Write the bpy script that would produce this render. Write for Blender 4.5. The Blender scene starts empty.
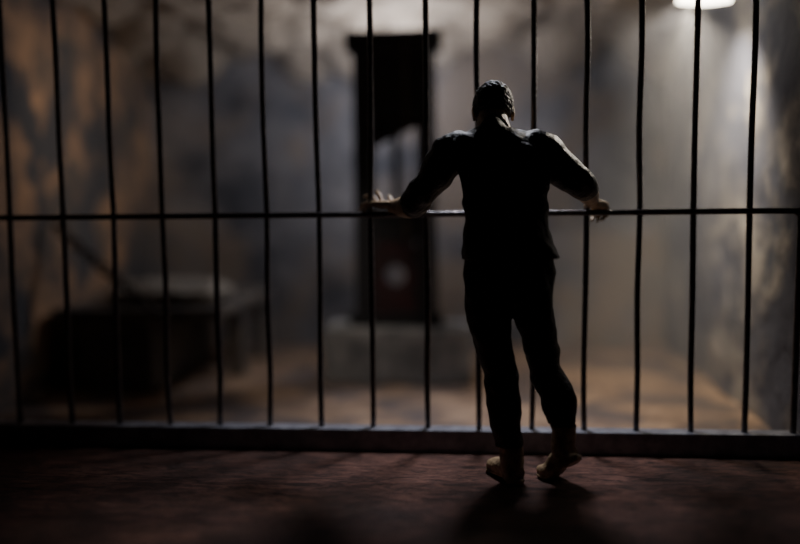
import bpy, bmesh, math, random
from mathutils import Vector, Matrix, noise
random.seed(4)
V=Vector
scene=bpy.context.scene
COL=bpy.context.collection
# ------------------------------------------------------------------ helpers
def link(o,parent=None):
    COL.objects.link(o)
    if parent is not None: o.parent=parent
    return o
def obj(name,bm,mat=None,parent=None,smooth=False):
    me=bpy.data.meshes.new(name); bm.normal_update(); bm.to_mesh(me); bm.free()
    o=bpy.data.objects.new(name,me)
    if mat is not None:
        for m in (mat if isinstance(mat,(list,tuple)) else [mat]): me.materials.append(m)
    if smooth:
        for p in me.polygons: p.use_smooth=True
    return link(o,parent)
def empty(name,loc=(0,0,0)):
    o=bpy.data.objects.new(name,None); o.empty_display_size=.1; COL.objects.link(o); return o
def bm_box(bm,lo,hi,bev=0,mi=0):
    lo=V(lo);hi=V(hi); c=(lo+hi)/2; s=hi-lo
    r=bmesh.ops.create_cube(bm,size=1,matrix=Matrix.Translation(c)@Matrix.Diagonal((s.x,s.y,s.z,1)))
    vs=r['verts']
    for f in {f for v in vs for f in v.link_faces}: f.material_index=mi
    if bev>0:
        es=list({e for v in vs for e in v.link_edges})
        bmesh.ops.bevel(bm,geom=es,offset=bev,segments=2,affect='EDGES',profile=.6)
def bm_cyl(bm,a,b,r,r2=None,seg=16):
    a=V(a);b=V(b);d=b-a; r2=r if r2 is None else r2
    q=d.to_track_quat('Z','Y').to_matrix().to_4x4()
    bmesh.ops.create_cone(bm,cap_ends=True,segments=seg,radius1=r,radius2=r2,depth=d.length,matrix=Matrix.Translation((a+b)/2)@q)
def bm_ell(bm,c,r,rot=None,seg=24):
    m=Matrix.Translation(V(c))@(rot.to_4x4() if rot else Matrix.Identity(4))@Matrix.Diagonal((r[0],r[1],r[2],1))
    bmesh.ops.create_uvsphere(bm,u_segments=seg,v_segments=seg//2+2,radius=1,matrix=m)
def cr(p0,p1,p2,p3,t):
    return tuple(.5*((2*b)+(-a+c)*t+(2*a-5*b+4*c-d)*t*t+(-a+3*b-3*c+d)*t**3) for a,b,c,d in zip(p0,p1,p2,p3))
def interp(rows,n=5):
    out=[]
    for i in range(len(rows)-1):
        p0=rows[max(i-1,0)];p1=rows[i];p2=rows[i+1];p3=rows[min(i+2,len(rows)-1)]
        for k in range(n): out.append(cr(p0,p1,p2,p3,k/n))
    out.append(tuple(rows[-1])); return out
def loft(bm,rows,horizontal=False,seg=24,n=5,ref=V((0,1,0)),p=1.0):
    """rows: (x,y,z,ra,rb); closed tube along the rows"""
    rs=interp(rows,n); rings=[]
    for i,r in enumerate(rs):
        c=V(r[:3])
        if horizontal: ax=V((1,0,0)); ay=V((0,1,0))
        else:
            t=(V(rs[min(i+1,len(rs)-1)][:3])-V(rs[max(i-1,0)][:3])).normalized()
            ax=ref.cross(t)
            if ax.length<.05: ax=V((1,0,0)).cross(t)
            ax.normalize(); ay=t.cross(ax).normalized()
        ring=[]
        for k in range(seg):
            a=2*math.pi*k/seg; ca,sa=math.cos(a),math.sin(a)
            ca=math.copysign(abs(ca)**p,ca); sa=math.copysign(abs(sa)**p,sa)
            ring.append(bm.verts.new(c+ax*ca*r[3]+ay*sa*r[4]))
        rings.append(ring)
    for a,b in zip(rings,rings[1:]):
        for k in range(seg): bm.faces.new((a[k],a[(k+1)%seg],b[(k+1)%seg],b[k]))
    bm.faces.new(rings[0][::-1]); bm.faces.new(rings[-1])
def limb(bm,rows,**k): loft(bm,[(r[0],r[1],r[2],r[3],r[4] if len(r)>4 else r[3]) for r in rows],**k)
# ------------------------------------------------------------------ materials
def mat(name,base,rough=.7,metal=0,var=None,scale=4,bump=0,bscale=20,spec=.5,stretch=(1,1,1),detail=8,patch=None,pscale=1.2):
    m=bpy.data.materials.new(name); m.use_nodes=True; nt=m.node_tree; N=nt.nodes; L=nt.links
    b=N['Principled BSDF']; b.inputs['Roughness'].default_value=rough; b.inputs['Metallic'].default_value=metal
    b.inputs['Specular IOR Level'].default_value=spec
    b.inputs['Base Color'].default_value=(*base,1)
    tc=N.new('ShaderNodeTexCoord'); mp=N.new('ShaderNodeMapping'); mp.inputs['Scale'].default_value=stretch
    L.new(tc.outputs['Object'],mp.inputs['Vector'])
    if var:
        n=N.new('ShaderNodeTexNoise'); n.inputs['Scale'].default_value=scale; n.inputs['Detail'].default_value=detail; n.inputs['Roughness'].default_value=.65
        L.new(mp.outputs['Vector'],n.inputs['Vector'])
        r=N.new('ShaderNodeValToRGB'); r.color_ramp.elements[0].position=.38; r.color_ramp.elements[1].position=.62
        r.color_ramp.elements[0].color=(*base,1); r.color_ramp.elements[1].color=(*var,1)
        L.new(n.outputs['Fac'],r.inputs['Fac']); out=r.outputs['Color']
        if patch:
            n2=N.new('ShaderNodeTexNoise'); n2.inputs['Scale'].default_value=pscale; n2.inputs['Detail'].default_value=5; n2.inputs['Distortion'].default_value=.4
            L.new(tc.outputs['Object'],n2.inputs['Vector'])
            r2=N.new('ShaderNodeValToRGB'); r2.color_ramp.elements[0].position=.45; r2.color_ramp.elements[1].position=.58
            L.new(n2.outputs['Fac'],r2.inputs['Fac'])
            mx=N.new('ShaderNodeMix'); mx.data_type='RGBA'; L.new(r2.outputs['Color'],mx.inputs[0]); L.new(out,mx.inputs[6]); mx.inputs[7].default_value=(*patch,1)
            out=mx.outputs[2]
        L.new(out,b.inputs['Base Color'])
    if bump:
        n=N.new('ShaderNodeTexNoise'); n.inputs['Scale'].default_value=bscale; n.inputs['Detail'].default_value=6
        L.new(mp.outputs['Vector'],n.inputs['Vector'])
        bp=N.new('ShaderNodeBump'); bp.inputs['Strength'].default_value=bump; bp.inputs['Distance'].default_value=.02
        L.new(n.outputs['Fac'],bp.inputs['Height']); L.new(bp.outputs['Normal'],b.inputs['Normal'])
    return m
m_iron=mat('black_iron',(.06,.06,.065),.33,.65,var=(.12,.10,.10),scale=30,bump=.35,bscale=60)
m_sill=mat('painted_steel_sill',(.18,.18,.21),.42,.2,var=(.32,.32,.36),scale=12,bump=.3,bscale=40)
m_plL=mat('rusty_plaster',(.09,.085,.08),.9,var=(.50,.30,.17),scale=2.2,bump=.9,bscale=7,patch=(.07,.07,.075),pscale=1.9)
m_plB=mat('grey_plaster',(.05,.052,.065),.92,var=(.30,.28,.28),scale=2.4,bump=1,bscale=6,patch=(.26,.20,.15),pscale=1.5)
m_plR=mat('blue_grey_concrete',(.09,.095,.12),.85,var=(.46,.41,.35),scale=3,bump=1.0,bscale=6,patch=(.10,.105,.14),pscale=1.6)
m_rock=mat('tan_rock_ceiling',(.26,.20,.14),.95,var=(.55,.45,.34),scale=3,bump=.9,bscale=9)
m_cellfloor=mat('sandy_stone_floor',(.19,.12,.08),.85,var=(.38,.25,.16),scale=5,bump=.5,bscale=18,patch=(.12,.09,.08),pscale=2)
m_block=mat('grey_stone',(.15,.15,.155),.85,var=(.34,.33,.32),scale=5,bump=.5,bscale=15)
m_bench=mat('dark_plaster_bench',(.08,.072,.07),.9,var=(.19,.16,.13),scale=4,bump=.6,bscale=10)
m_wood=mat('dark_timber',(.012,.012,.014),.7,var=(.024,.022,.024),scale=8,bump=.4,bscale=20,stretch=(6,6,.7))
m_redwood=mat('red_painted_board',(.06,.017,.018),.6,var=(.022,.014,.015),scale=10,bump=.3,bscale=20)
m_blade=mat('dull_steel_blade',(.03,.032,.038),.55,.6,var=(.06,.06,.065),scale=10)
m_rope=mat('hemp_rope',(.08,.06,.04),.9,var=(.12,.09,.06),scale=60,bump=.5,bscale=120)
m_cloth=mat('dark_cloth',(.009,.009,.010),.5,var=(.018,.017,.018),scale=14,bump=.5,bscale=55,spec=.5)
m_trous=mat('dark_trousers',(.012,.011,.010),.65,var=(.024,.02,.018),scale=12,bump=.6,bscale=45,spec=.4)
m_skin=mat('tanned_skin',(.34,.22,.13),.42,var=(.52,.37,.22),scale=22,bump=.4,bscale=70)
m_boot=mat('worn_tan_leather',(.14,.09,.05),.4,var=(.50,.35,.20),scale=16,bump=.5,bscale=50)
m_hair=mat('black_hair',(.018,.015,.013),.4,var=(.04,.033,.028),scale=30,bump=.8,bscale=90)
m_eye=mat('eye_white',(.7,.68,.62),.25)
m_blank=mat('linen_bedding',(.20,.18,.15),.95,var=(.36,.31,.25),scale=9,bump=.5,bscale=25)
m_chain=mat('dark_rusty_chain',(.02,.016,.015),.6,.4,var=(.05,.03,.02),scale=30)
def wood_floor():
    m=bpy.data.materials.new('reddish_brown_boards'); m.use_nodes=True; nt=m.node_tree; N=nt.nodes; L=nt.links
    b=N['Principled BSDF']; b.inputs['Specular IOR Level'].default_value=.35
    tc=N.new('ShaderNodeTexCoord'); mp=N.new('ShaderNodeMapping'); mp.inputs['Scale'].default_value=(1.6,6,1)
    L.new(tc.outputs['Object'],mp.inputs['Vector'])
    n=N.new('ShaderNodeTexNoise'); n.inputs['Scale'].default_value=4.5; n.inputs['Detail'].default_value=13; n.inputs['Roughness'].default_value=.85; n.inputs['Distortion'].default_value=.8
    L.new(mp.outputs['Vector'],n.inputs['Vector'])
    r=N.new('ShaderNodeValToRGB'); e=r.color_ramp.elements; e[0].position=.42; e[0].color=(.03,.013,.010,1); e[1].position=.60; e[1].color=(.33,.15,.11,1)
    L.new(n.outputs['Fac'],r.inputs['Fac'])
    n3=N.new('ShaderNodeTexNoise'); n3.inputs['Scale'].default_value=1.4; n3.inputs['Detail'].default_value=4
    L.new(tc.outputs['Object'],n3.inputs['Vector'])
    r3=N.new('ShaderNodeValToRGB'); r3.color_ramp.elements[0].position=.4; r3.color_ramp.elements[1].position=.62; r3.color_ramp.elements[0].color=(.4,.4,.4,1)
    L.new(n3.outputs['Fac'],r3.inputs['Fac'])
    mx=N.new('ShaderNodeMix'); mx.data_type='RGBA'; mx.blend_type='MULTIPLY'; mx.inputs[0].default_value=1
    L.new(r.outputs['Color'],mx.inputs[6]); L.new(r3.outputs['Color'],mx.inputs[7]); L.new(mx.outputs[2],b.inputs['Base Color'])
    mr=N.new('ShaderNodeMapRange'); mr.inputs['To Min'].default_value=.38; mr.inputs['To Max'].default_value=.8
    L.new(n.outputs['Fac'],mr.inputs['Value']); L.new(mr.outputs['Result'],b.inputs['Roughness'])
    bp=N.new('ShaderNodeBump'); bp.inputs['Strength'].default_value=.9; bp.inputs['Distance'].default_value=.02
    L.new(n.outputs['Fac'],bp.inputs['Height']); L.new(bp.outputs['Normal'],b.inputs['Normal'])
    return m
m_floor=wood_floor()
# ------------------------------------------------------------------ camera
cam=bpy.data.cameras.new('camera'); co=bpy.data.objects.new('camera',cam); COL.objects.link(co)
R=(Matrix.Rotation(math.radians(5.2),4,'Z')@Matrix.Rotation(math.radians(90-4.84),4,'X')@Matrix.Rotation(math.radians(-0.6),4,'Z'))
co.matrix_world=Matrix.Translation((0.387,-4.25,1.274))@R
cam.lens=850/800*36; cam.sensor_width=36; scene.camera=co
cam.dof.use_dof=True; cam.dof.focus_distance=3.93; cam.dof.aperture_fstop=.18
# ------------------------------------------------------------------ room shell
bm=bmesh.new(); bm_box(bm,(-4,-5,-.1),(4,.03,0)); obj('floor',bm,m_floor)
bm=bmesh.new(); bm_box(bm,(-2.6,.03,-.1),(2.1,3.3,.002)); obj('floor_cell',bm,m_cellfloor)
def wall(name,lo,hi,axis,m,amp=.05):
    """solid wall whose room side is an uneven plaster surface"""
    bm=bmesh.new(); bm_box(bm,lo,hi)
    bmesh.ops.subdivide_edges(bm,edges=bm.edges[:],cuts=48,use_grid_fill=True)
    for v in bm.verts:
        n=noise.noise(v.co*1.3)*.5+noise.noise(v.co*3.5)*.3+noise.noise(v.co*7)*.15
        v.co[axis]+=amp*n
    return obj(name,bm,m,smooth=True)
wall('wall_left',(-2.64,-3,-.1),(-2.51,3.2,2.95),0,m_plL)
wall('wall_right',(1.98,-3,-.1),(2.11,3.2,2.95),0,m_plR)
wall('wall_back',(-2.6,3.13,-.1),(2.08,3.26,2.95),1,m_plB)
# rough vaulted rock ceiling
bm=bmesh.new(); NX,NY=150,90; g=[]
for j in range(NY+1):
    row=[]
    for i in range(NX+1):
        x=-2.6+4.68*i/NX; y=.25+2.95*j/NY
        d,_=noise.voronoi(V((x*1.9,y*1.9,.3))); lump=max(0,1-d[0]*1.5)
        lump=math.sqrt(max(lump,0.0))
        back=min(1,max(0,(y-1.9)/1.1))
        z=2.74-lump*(.12+.22*back)-back**2*.20-.05*noise.noise(V((x*4,y*4,1)))
        row.append(bm.verts.new((x,y,z)))
    g.append(row)
for j in range(NY):
    for i in range(NX): bm.faces.new((g[j][i],g[j+1][i],g[j+1][i+1],g[j][i+1]))
ext=bmesh.ops.extrude_face_region(bm,geom=bm.faces[:])
for v in [e for e in ext['geom'] if isinstance(e,bmesh.types.BMVert)]: v.co.z=2.95
bmesh.ops.recalc_face_normals(bm,faces=bm.faces)
obj('ceiling',bm,m_rock,smooth=True)
# ------------------------------------------------------------------ cell bars
bars=empty('cell_bars')
xs=[-2.31,-2.045,-1.757,-1.487,-1.220,-.946,-.680,-.4115,-.141,.136,.390,.662,.920,1.175,1.4375,1.701]
bm=bmesh.new()
for i,x in enumerate(xs):
    # hand-forged, so very slightly uneven
    pts=[(x+random.uniform(-.005,.005),0,z,random.uniform(.0138,.0155)) for z in (.11,.4,.8,1.2,1.6,2.0,2.4,2.72)]
    limb(bm,pts,seg=12,n=3)
obj('vertical_bars',bm,m_iron,bars,True)
bm=bmesh.new()
limb(bm,[(-2.5,-.02,1.203,.015),(-1,-.021,1.203,.015),(0,-.02,1.203,.015),(1,-.021,1.203,.015),(1.86,-.02,1.203,.015),(1.915,-.02,1.19,.016),(1.93,-.02,1.14,.016),(1.93,-.01,.6,.016),(1.93,0,.1,.016)],seg=14,n=6)
obj('cross_rail',bm,m_iron,bars,True)
bm=bmesh.new(); bm_box(bm,(-2.5,-.05,0),(1.96,.05,.115),.008); obj('bottom_sill',bm,m_sill,bars)
bm=bmesh.new(); bm_box(bm,(-2.5,-.03,2.66),(1.96,.03,2.74),.006); obj('top_rail',bm,m_iron,bars)
# ------------------------------------------------------------------ guillotine on its stone plinth
gu=empty('guillotine')
bm=bmesh.new(); bm_box(bm,(-.683,1.5,.002),(.35,1.99,.385),.02); obj('stone_plinth',bm,m_block,gu)
bm=bmesh.new()
for x0 in (-.473,-.035): bm_box(bm,(x0,1.69,.385),(x0+.135,1.81,2.44),.008)
bm_box(bm,(-.52,1.66,2.30),(.147,1.84,2.44),.01)     # head beam
bm_box(bm,(-.52,1.67,.385),(.147,1.83,.47),.01)      # sole
bm_box(bm,(-.345,1.71,.98),(-.03,1.79,1.24),.008)    # cross tie
bm_box(bm,(-.205,1.715,1.24),(-.155,1.785,1.75),.006)    # centre guide
for s,x in ((-1,-.44),(1,.07)):                      # raking struts behind
    a=V((x,1.83,1.1)); b=V((x,1.96,.39)); bm_cyl(bm,a,b,.03,seg=8)
obj('timber_frame',bm,m_wood,gu)
bm=bmesh.new()  # mouton weight + slanted blade
bm_box(bm,(-.345,1.70,1.90),(-.03,1.80,2.30),.01)
obj('blade_weight',bm,m_wood,gu)
bm=bmesh.new()
prof=[(-.34,2.02),(-.035,2.02),(-.035,1.78),(-.34,1.64)]
fr=[bm.verts.new((x,1.742,z)) for x,z in prof]; bk=[bm.verts.new((x,1.758,z)) for x,z in prof]
bm.faces.new(fr); bm.faces.new(bk[::-1])
for i in range(4): bm.faces.new((fr[i],bk[i],bk[(i+1)%4],fr[(i+1)%4]))
bmesh.ops.recalc_face_normals(bm,faces=bm.faces)
obj('slanted_blade',bm,m_blade,gu)
bm=bmesh.new()  # lunette: board with a round neck hole
cx,cz,r=-.19,.742,.075; K=32; x0,x1,z0,z1=-.345,-.03,.47,.98
def edgept(a):
    dx,dz=math.cos(a),math.sin(a)
    t=min(((x1-cx) if dx>0 else (cx-x0))/max(abs(dx),1e-6),((z1-cz) if dz>0 else (cz-z0))/max(abs(dz),1e-6))
    return cx+dx*t,cz+dz*t
ring=[]
for k in range(K):
    a=2*math.pi*(k+.5)/K; ox,oz=edgept(a); ix,iz=cx+r*math.cos(a),cz+r*math.sin(a)
    ring.append([bm.verts.new((ix,1.72,iz)),bm.verts.new((ox,1.72,oz)),bm.verts.new((ox,1.78,oz)),bm.verts.new((ix,1.78,iz))])
for k in range(K):
    a=ring[k]; b=ring[(k+1)%K]
    for q in range(4): bm.faces.new((a[q],a[(q+1)%4],b[(q+1)%4],b[q]))
bmesh.ops.recalc_face_normals(bm,faces=bm.faces)
obj('lunette_board',bm,m_redwood,gu)
bm=bmesh.new()
limb(bm,[(-.10,1.66,2.36,.009),(-.10,1.655,1.8,.009),(-.105,1.66,1.2,.009),(-.10,1.655,1.0,.009)],seg=8)
obj('hoist_rope',bm,m_rope,gu,True)
# ------------------------------------------------------------------ bench, bedding, chain
be=empty('stone_bench')
bm=bmesh.new(); bm_box(bm,(-2.44,1.2,.0),(-1.78,2.5,.50),.02); obj('bench_support',bm,m_bench,be)
bm=bmesh.new(); bm_box(bm,(-2.44,1.14,.50),(-1.30,2.62,.57),.015); bm_box(bm,(-1.42,2.45,0),(-1.32,2.57,.5),.01); bm_box(bm,(-1.42,1.75,0),(-1.32,1.87,.5),.01)
obj('bench_slab',bm,m_bench,be)
bm=bmesh.new(); bmesh.ops.create_icosphere(bm,subdivisions=5,radius=1)
for v in bm.verts:
    c=v.co.copy(); c=V((math.copysign(abs(c.x)**.6,c.x)*.42,math.copysign(abs(c.y)**.6,c.y)*.36,math.copysign(abs(c.z)**.8,c.z)*.075))
    c.z+=.03*noise.noise(c*7+V((3,1,0)))*(1 if c.z>0 else .1); v.co=c+V((-1.78,1.62,.64))
    if v.co.z<.572: v.co.z=.572
obj('folded_blanket',bm,m_blank,smooth=True)
bm=bmesh.new(); a=V((-2.45,1.25,1.14)); b=V((-1.74,1.15,.575)); n=15
for i in range(n):
    t=(i+.5)/n; c=a.lerp(b,t); c.z-=.02*math.sin(math.pi*t)
    c2=a.lerp(b,t+.01); c2.z-=.02*math.sin(math.pi*(t+.01)); d=(c2-c).normalized()
    q=d.to_track_quat('X','Z').to_matrix().to_4x4()@Matrix.Rotation(math.pi/2*(i%2),4,'X')
    L_,r_=.038,.027; N=20; rr=[]
    for k in range(N):
        an=2*math.pi*k/N; cc=V((math.cos(an)*L_,math.sin(an)*r_,0)); tan=V((-math.sin(an)*L_,math.cos(an)*r_,0)).normalized(); nn=tan.cross(V((0,0,1)))
        rr.append([bm.verts.new(Matrix.Translation(c)@q@(cc+nn*.013*math.cos(w)+V((0,0,1))*.013*math.sin(w))) for w in [2*math.pi*s/6 for s in range(6)]])
    for k in range(N):
        for s in range(6): bm.faces.new((rr[k][s],rr[(k+1)%N][s],rr[(k+1)%N][(s+1)%6],rr[k][(s+1)%6]))
obj('wall_chain',bm,m_chain,smooth=True)
# ------------------------------------------------------------------ lamp
la=empty('ceiling_lamp')
bm=bmesh.new(); bm_cyl(bm,(1.72,1.0,2.70),(1.72,1.0,2.50),.02); bm_box(bm,(1.55,.93,2.465),(1.89,1.07,2.50),.01); obj('lamp_housing',bm,m_iron,la)
m_em=bpy.data.materials.new('lamp_glow'); m_em.use_nodes=True; b=m_em.node_tree.nodes['Principled BSDF']
b.inputs['Emission Color'].default_value=(1,.9,.72,1); b.inputs['Emission Strength'].default_value=18
bm=bmesh.new(); limb(bm,[(1.57,1.0,2.43,.02),(1.72,1.0,2.43,.034),(1.87,1.0,2.43,.02)],seg=16); obj('lamp_tube',bm,m_em,la,True)
# ------------------------------------------------------------------ the man
man=empty('standing_man')
bm=bmesh.new()
# torso (shirt) + pelvis
loft(bm,[(.470,-.262,1.600,.090,.065),(.474,-.270,1.572,.155,.088),(.482,-.285,1.530,.205,.108),(.495,-.305,1.46,.214,.125),(.508,-.325,1.40,.208,.130),(.516,-.345,1.30,.193,.12),(.520,-.375,1.18,.190,.112),
 (.527,-.40,1.09,.200,.122),(.533,-.415,1.02,.218,.140),(.535,-.415,1.008,.216,.138)],horizontal=True,seg=40,p=.88)
loft(bm,[(.53,-.41,1.12,.165,.11),(.530,-.42,1.0,.198,.125),(.528,-.43,.90,.198,.128),(.528,-.43,.83,.178,.11),(.530,-.43,.79,.09,.07)],horizontal=True,seg=40,p=.9)
# shoulder blades / buttocks relief
bm_ell(bm,(.405,-.39,1.43),(.075,.035,.09)); bm_ell(bm,(.585,-.39,1.43),(.075,.035,.09))
bm_ell(bm,(.455,-.50,.92),(.085,.06,.09)); bm_ell(bm,(.615,-.50,.92),(.085,.06,.09))
# neck + head
limb(bm,[(.470,-.285,1.50,.10),(.466,-.255,1.57,.086),(.462,-.225,1.63,.073),(.460,-.200,1.69,.062)],seg=20)
HR=Matrix.Rotation(math.radians(8),3,'Z')@Matrix.Rotation(math.radians(-24),3,'X'); HC=V((.464,-.165,1.688)); HS=1.10
def H(p): return HC+HR@(V(p)*HS)
def hell(c,r): bm_ell(bm,H(c),[x*HS for x in r],HR)
hell((0,-.008,.022),(.077,.097,.090)); hell((0,.030,-.055),(.056,.062,.062)); hell((0,.062,-.100),(.026,.024,.020))
hell((0,.045,-.02),(.062,.052,.055)); hell((0,.080,.020),(.052,.016,.012)); hell((0,.098,-.022),(.012,.020,.028)); hell((0,.106,-.036),(.018,.014,.011))
hell((0,.088,-.062),(.026,.012,.006)); hell((0,.086,-.074),(.023,.012,.007)); hell((.045,.062,-.02),(.02,.02,.016)); hell((-.045,.062,-.02),(.02,.02,.016))
for s in (-1,1):
    hell((s*.083,-.004,-.008),(.010,.021,.034)); hell((s*.082,.004,-.034),(.008,.012,.014))
# arms
limb(bm,[(.36,-.29,1.49,.085),(.280,-.285,1.492,.090),(.226,-.28,1.425,.083),(.174,-.27,1.355,.076),(.120,-.258,1.298,.067),(.100,-.235,1.270,.066),(.076,-.205,1.256,.063)],seg=24)
limb(bm,[(.135,-.255,1.29,.045),(.112,-.235,1.266,.060),(.073,-.19,1.248,.061),(.030,-.13,1.240,.050),(-.014,-.075,1.244,.036,.030),(-.037,-.052,1.248,.032,.024)],seg=24)
limb(bm,[(.60,-.29,1.49,.085),(.683,-.285,1.492,.090),(.738,-.285,1.44,.082),(.800,-.285,1.39,.075),(.856,-.275,1.345,.066),(.875,-.245,1.33,.065),(.888,-.215,1.317,.061)],seg=24)
limb(bm,[(.85,-.275,1.345,.045),(.873,-.24,1.328,.058),(.894,-.195,1.31,.057),(.918,-.14,1.285,.046),(.940,-.088,1.262,.034,.028),(.95,-.06,1.252,.032,.024)],seg=24)
# hands
def hand(w,d,n,left,curls,spread,thumb,S=1.0):
    w=V(w); d=V(d).normalized(); n=V(n); n=(n-d*n.dot(d)).normalized(); s=d.cross(n).normalized()
    if not left: s=-s
    rows=[(w+d*t*S,hw*S,th*S) for t,hw,th in ((-.012,.026,.019),(.02,.034,.018),(.055,.041,.016),(.088,.042,.0135),(.098,.038,.011))]
    rings=[]
    for c,hw,th in rows:
        rings.append([bm.verts.new(c+s*hw*math.copysign(abs(math.cos(a))**.7,math.cos(a))+n*th*math.copysign(abs(math.sin(a))**.9,math.sin(a))) for a in [2*math.pi*k/20 for k in range(20)]])
    for a,b in zip(rings,rings[1:]):
        for k in range(20): bm.faces.new((a[k],a[(k+1)%20],b[(k+1)%20],b[k]))
    bm.faces.new(rings[0][::-1]); bm.faces.new(rings[-1])
    lens=[(.044,.027,.022),(.049,.031,.023),(.045,.029,.023),(.036,.022,.020)]
    base=[(.032,.086),(.011,.091),(-.011,.087),(-.031,.079)]
    for i in range(4):
        p=w+s*base[i][0]*S+d*base[i][1]*S; sp=math.radians(spread[i]); f=(d*math.cos(sp)+s*math.sin(sp)).normalized()
        a=0; pr=p-f*.025; rr=[.0100*S,.0094*S,.0086*S,.0072*S]
        if i==3: rr=[x*.88 for x in rr]
        rowsf=[(*pr,rr[0]),(*p,rr[0]*1.02)]
        for k in range(3):
            a+=math.radians(curls[i][k]); q=p+(f*math.cos(a)-n*math.sin(a))*lens[i][k]*S
            mid=p.lerp(q,.5); rowsf+= [(*mid,(rr[k]+rr[k+1])*.5*.95),(*q,rr[k+1])]; p=q
        limb(bm,rowsf,seg=12,n=3,ref=s); bm_ell(bm,p,(rr[3],)*3,seg=12)
    p=w+s*.022*S+d*.018*S-n*.004
    pts=[(*p,.015*S)]
    for (ts,td,tn),r in zip(thumb,(.0140,.0112,.0090)):
        p=w+(s*ts+d*td+n*tn)*S; pts.append((*p,r*S))
    limb(bm,pts,seg=12,n=3,ref=n); bm_ell(bm,p,(.0090*S,)*3,seg=12)
hand((-.025,-.060,1.249),(-.80,.58,.06),(.15,.05,1),True,
     [(-50,14,12),(-34,22,20),(-2,30,24),(26,36,26)],(16,4,-8,-20),[(.045,.045,.006),(.064,.070,.022),(.072,.092,.040)],1.16)
hand((.947,-.068,1.252),(.42,.90,-.10),(.05,.10,1),False,
     [(42,62,45),(45,66,48),(48,66,48),(50,64,48)],(5,1,-3,-7),[(.042,.045,-.012),(.052,.066,-.030),(.046,.082,-.046)],1.16)
# legs (trousers)
limb(bm,[(.462,-.43,.95,.108),(.442,-.435,.86,.112),(.442,-.43,.76,.101),(.456,-.43,.64,.086),(.480,-.41,.53,.077),(.493,-.41,.47,.073),(.505,-.44,.38,.079),(.515,-.455,.28,.070),(.526,-.462,.20,.063),(.530,-.465,.165,.064)],seg=28)
limb(bm,[(.605,-.43,.95,.108),(.622,-.435,.86,.106),(.640,-.425,.76,.094),(.668,-.41,.64,.081),(.691,-.375,.53,.077),(.712,-.375,.46,.076),(.745,-.425,.38,.080),(.762,-.445,.31,.070),(.772,-.458,.27,.063),(.774,-.46,.262,.063)],seg=28)
# boots
def boot(heel,ball,toe,top,S=1.14):
    heel,ball,toe,top=map(V,(heel,ball,toe,top))
    d=(ball-heel).normalized(); up=V((0,0,1)); u=(up-d*up.dot(d)).normalized()
    td=(toe-ball).normalized()
    an=heel+u*.075+d*.035
    # shaft
    limb(bm,[(*top,.047*S),(*top.lerp(an,.5),.048*S),(*an,.046*S),(*(heel+u*.048+d*.03),.043*S)],seg=22)
    # upper
    inst=heel.lerp(ball,.5)+u*.055
    limb(bm,[(*(heel+u*.048-d*.008),.036*S,.040),(*(heel+u*.052+d*.05),.040*S,.048),(*inst,.041*S,.046),(*(ball+u*.042-d*.01),.047*S,.037),(*(ball.lerp(toe,.45)+up*.036),.047*S,.032),(*(toe+up*.032-td*.018),.036*S,.025)],seg=24,ref=up)
    bm_ell(bm,toe+up*.031-td*.022,(.034*S,.034*S,.024))
    # sole and heel block
    limb(bm,[(*(heel+u*.020-d*.02),.034*S,.009),(*(heel+u*.020+d*.03),.040*S,.010),(*(heel.lerp(ball,.5)+u*.018),.036*S,.009),(*(ball+u*.013),.051*S,.010),(*(ball.lerp(toe,.5)+up*.012),.050*S,.010),(*(toe+up*.012),.032*S,.009)],seg=20,ref=up)
    limb(bm,[(*(heel+u*.024+d*.012),.037*S),(*(heel+d*.012),.036*S)],seg=18)
boot((.558,-.515,.002),(.492,-.365,.002),(.458,-.288,.002),(.533,-.462,.20))
boot((.820,-.520,.110),(.735,-.430,.004),(.676,-.380,.002),(.777,-.462,.30))
bmesh.ops.recalc_face_normals(bm,faces=bm.faces)
me=bpy.data.meshes.new('raw'); bm.to_mesh(me); bm.free()
tmp=bpy.data.objects.new('raw',me); COL.objects.link(tmp)
md=tmp.modifiers.new('r','REMESH'); md.mode='VOXEL'; md.voxel_size=.0048; md.adaptivity=0
sm=tmp.modifiers.new('s','SMOOTH'); sm.factor=.5; sm.iterations=3
dg=bpy.context.evaluated_depsgraph_get()
me2=bpy.data.meshes.new_from_object(tmp.evaluated_get(dg)); bpy.data.objects.remove(tmp)
me2.name='body'; me2.materials.clear()
for m in (m_cloth,m_trous,m_skin,m_boot): me2.materials.append(m)
def region(c):
    if c.z<.167 and c.x<.64: return 3
    if c.z<.264 and c.x>.64: return 3
    if c.z<1.010: return 1
    if c.z>1.60 and (c.x-.46)**2<.02 and c.y>-.29: return 2
    if c.x<.2 and (c-V((.076,-.205,1.256))).dot(V((-.5,.6,0)))>0 and c.z<1.40: return 2
    if c.x>.80 and (c-V((.888,-.215,1.317))).dot(V((.3,.85,-.35)))>0: return 2
    return 0
nv=[v.normal.copy() for v in me2.vertices]
for v,nn in zip(me2.vertices,nv):
    c=v.co; r=region(c)
    if r==0:   # shirt folds
        v.co+=nn*(noise.noise(V((c.x*6,c.y*8,c.z*14+c.x*12)))*.014+noise.noise(c*24)*.005)
    elif r==1:
        v.co+=nn*(noise.noise(V((c.x*8,c.y*8,c.z*15+c.x*6)))*.013+noise.noise(c*26)*.004)
    elif r==3: v.co+=nn*noise.noise(c*32)*.003
    elif c.z<1.4: v.co+=nn*noise.noise(c*40)*.002
for p in me2.polygons:
    p.use_smooth=True; p.material_index=region(p.center)
body=bpy.data.objects.new('body',me2); link(body,man)
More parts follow.
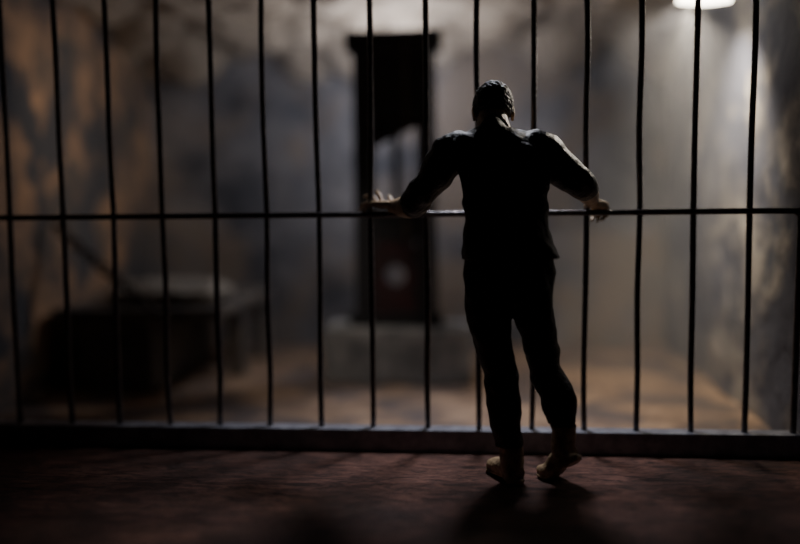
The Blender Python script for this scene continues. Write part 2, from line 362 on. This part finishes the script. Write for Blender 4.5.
# hair: short cropped wavy cap
bm=bmesh.new(); bmesh.ops.create_icosphere(bm,subdivisions=6,radius=1)
for v in bm.verts:
    d=v.co.copy(); k=1.0
    face=max(0,min(1,(d.y-.45)/.15))*max(0,min(1,(.62-d.z)/.15))
    low=max(0,min(1,(-.62-d.z)/.12)); k-=.16*max(face,low)
    w=math.sin(d.z*30+7*noise.noise(d*3)+d.x*8)*.022+noise.noise(d*9)*.05
    k+=w*(1-max(face,low))
    v.co=H((d.x*.085*k,-.012+d.y*.106*k,.024+d.z*.098*k))
obj('cropped_hair',bm,m_hair,man,True)
bm=bmesh.new()
for s in (-1,1): bm_ell(bm,H((s*.031,.083,.004)),(.011,.011,.009),HR,16)
obj('eyes',bm,m_eye,man,True)
# ------------------------------------------------------------------ haze in the cell (fills the air behind and to the right of the guillotine)
bm=bmesh.new()
out=[(-2.44,2.02),(.50,2.02),(1.25,.12),(1.92,.12),(1.92,3.05),(-2.44,3.05)]
lo=[bm.verts.new((x,y,.02)) for x,y in out]; hi=[bm.verts.new((x,y,2.9)) for x,y in out]
bm.faces.new(lo[::-1]); bm.faces.new(hi)
for i in range(6): bm.faces.new((lo[i],lo[(i+1)%6],hi[(i+1)%6],hi[i]))
hz=bpy.data.materials.new('thin_haze'); hz.use_nodes=True; nt=hz.node_tree; nt.nodes.remove(nt.nodes['Principled BSDF'])
vs=nt.nodes.new('ShaderNodeVolumeScatter'); vs.inputs['Color'].default_value=(.92,.92,.98,1); vs.inputs['Density'].default_value=.13; vs.inputs['Anisotropy'].default_value=.2
nt.links.new(vs.outputs['Volume'],nt.nodes['Material Output'].inputs['Volume'])
obj('haze',bm,hz)
# ------------------------------------------------------------------ lights
def light(name,kind,loc,target,power,color,size=.1,angle=60,blend=.6):
    l=bpy.data.lights.new(name,kind); l.energy=power; l.color=color
    if kind=='AREA': l.size=size
    else: l.shadow_soft_size=size
    if kind=='SPOT': l.spot_size=math.radians(angle); l.spot_blend=blend
    o=bpy.data.objects.new(name,l); COL.objects.link(o); o.location=loc
    if target: o.rotation_euler=(V(target)-V(loc)).to_track_quat('-Z','Y').to_euler()
    return o
light('lamp_light','SPOT',(1.62,1.0,2.39),(1.96,1.3,1.4),230,(1,.87,.68),.05,110,1)
light('lamp_spill','SPOT',(1.60,.95,2.39),(.60,-.30,1.40),110,(1,.9,.76),.05,38,1)
light('cell_key_light','SPOT',(.45,.70,2.62),(.30,-.10,0),240,(.88,.9,1),.18,80,1)
light('guillotine_backlight','POINT',(-.19,2.0,2.12),None,36,(.84,.87,1),.05)
light('left_wall_spot','SPOT',(-1.0,.3,2.4),(-2.5,2.0,1.6),50,(1,.78,.56),.05,60,1)
light('plinth_spot','SPOT',(-.3,.35,2.5),(-.7,1.75,.2),50,(1,.92,.82),.1,42,1)
w=bpy.data.worlds.new('world'); scene.world=w; w.use_nodes=True; w.node_tree.nodes['Background'].inputs[0].default_value=(.5,.55,.7,1); w.node_tree.nodes['Background'].inputs[1].default_value=.005
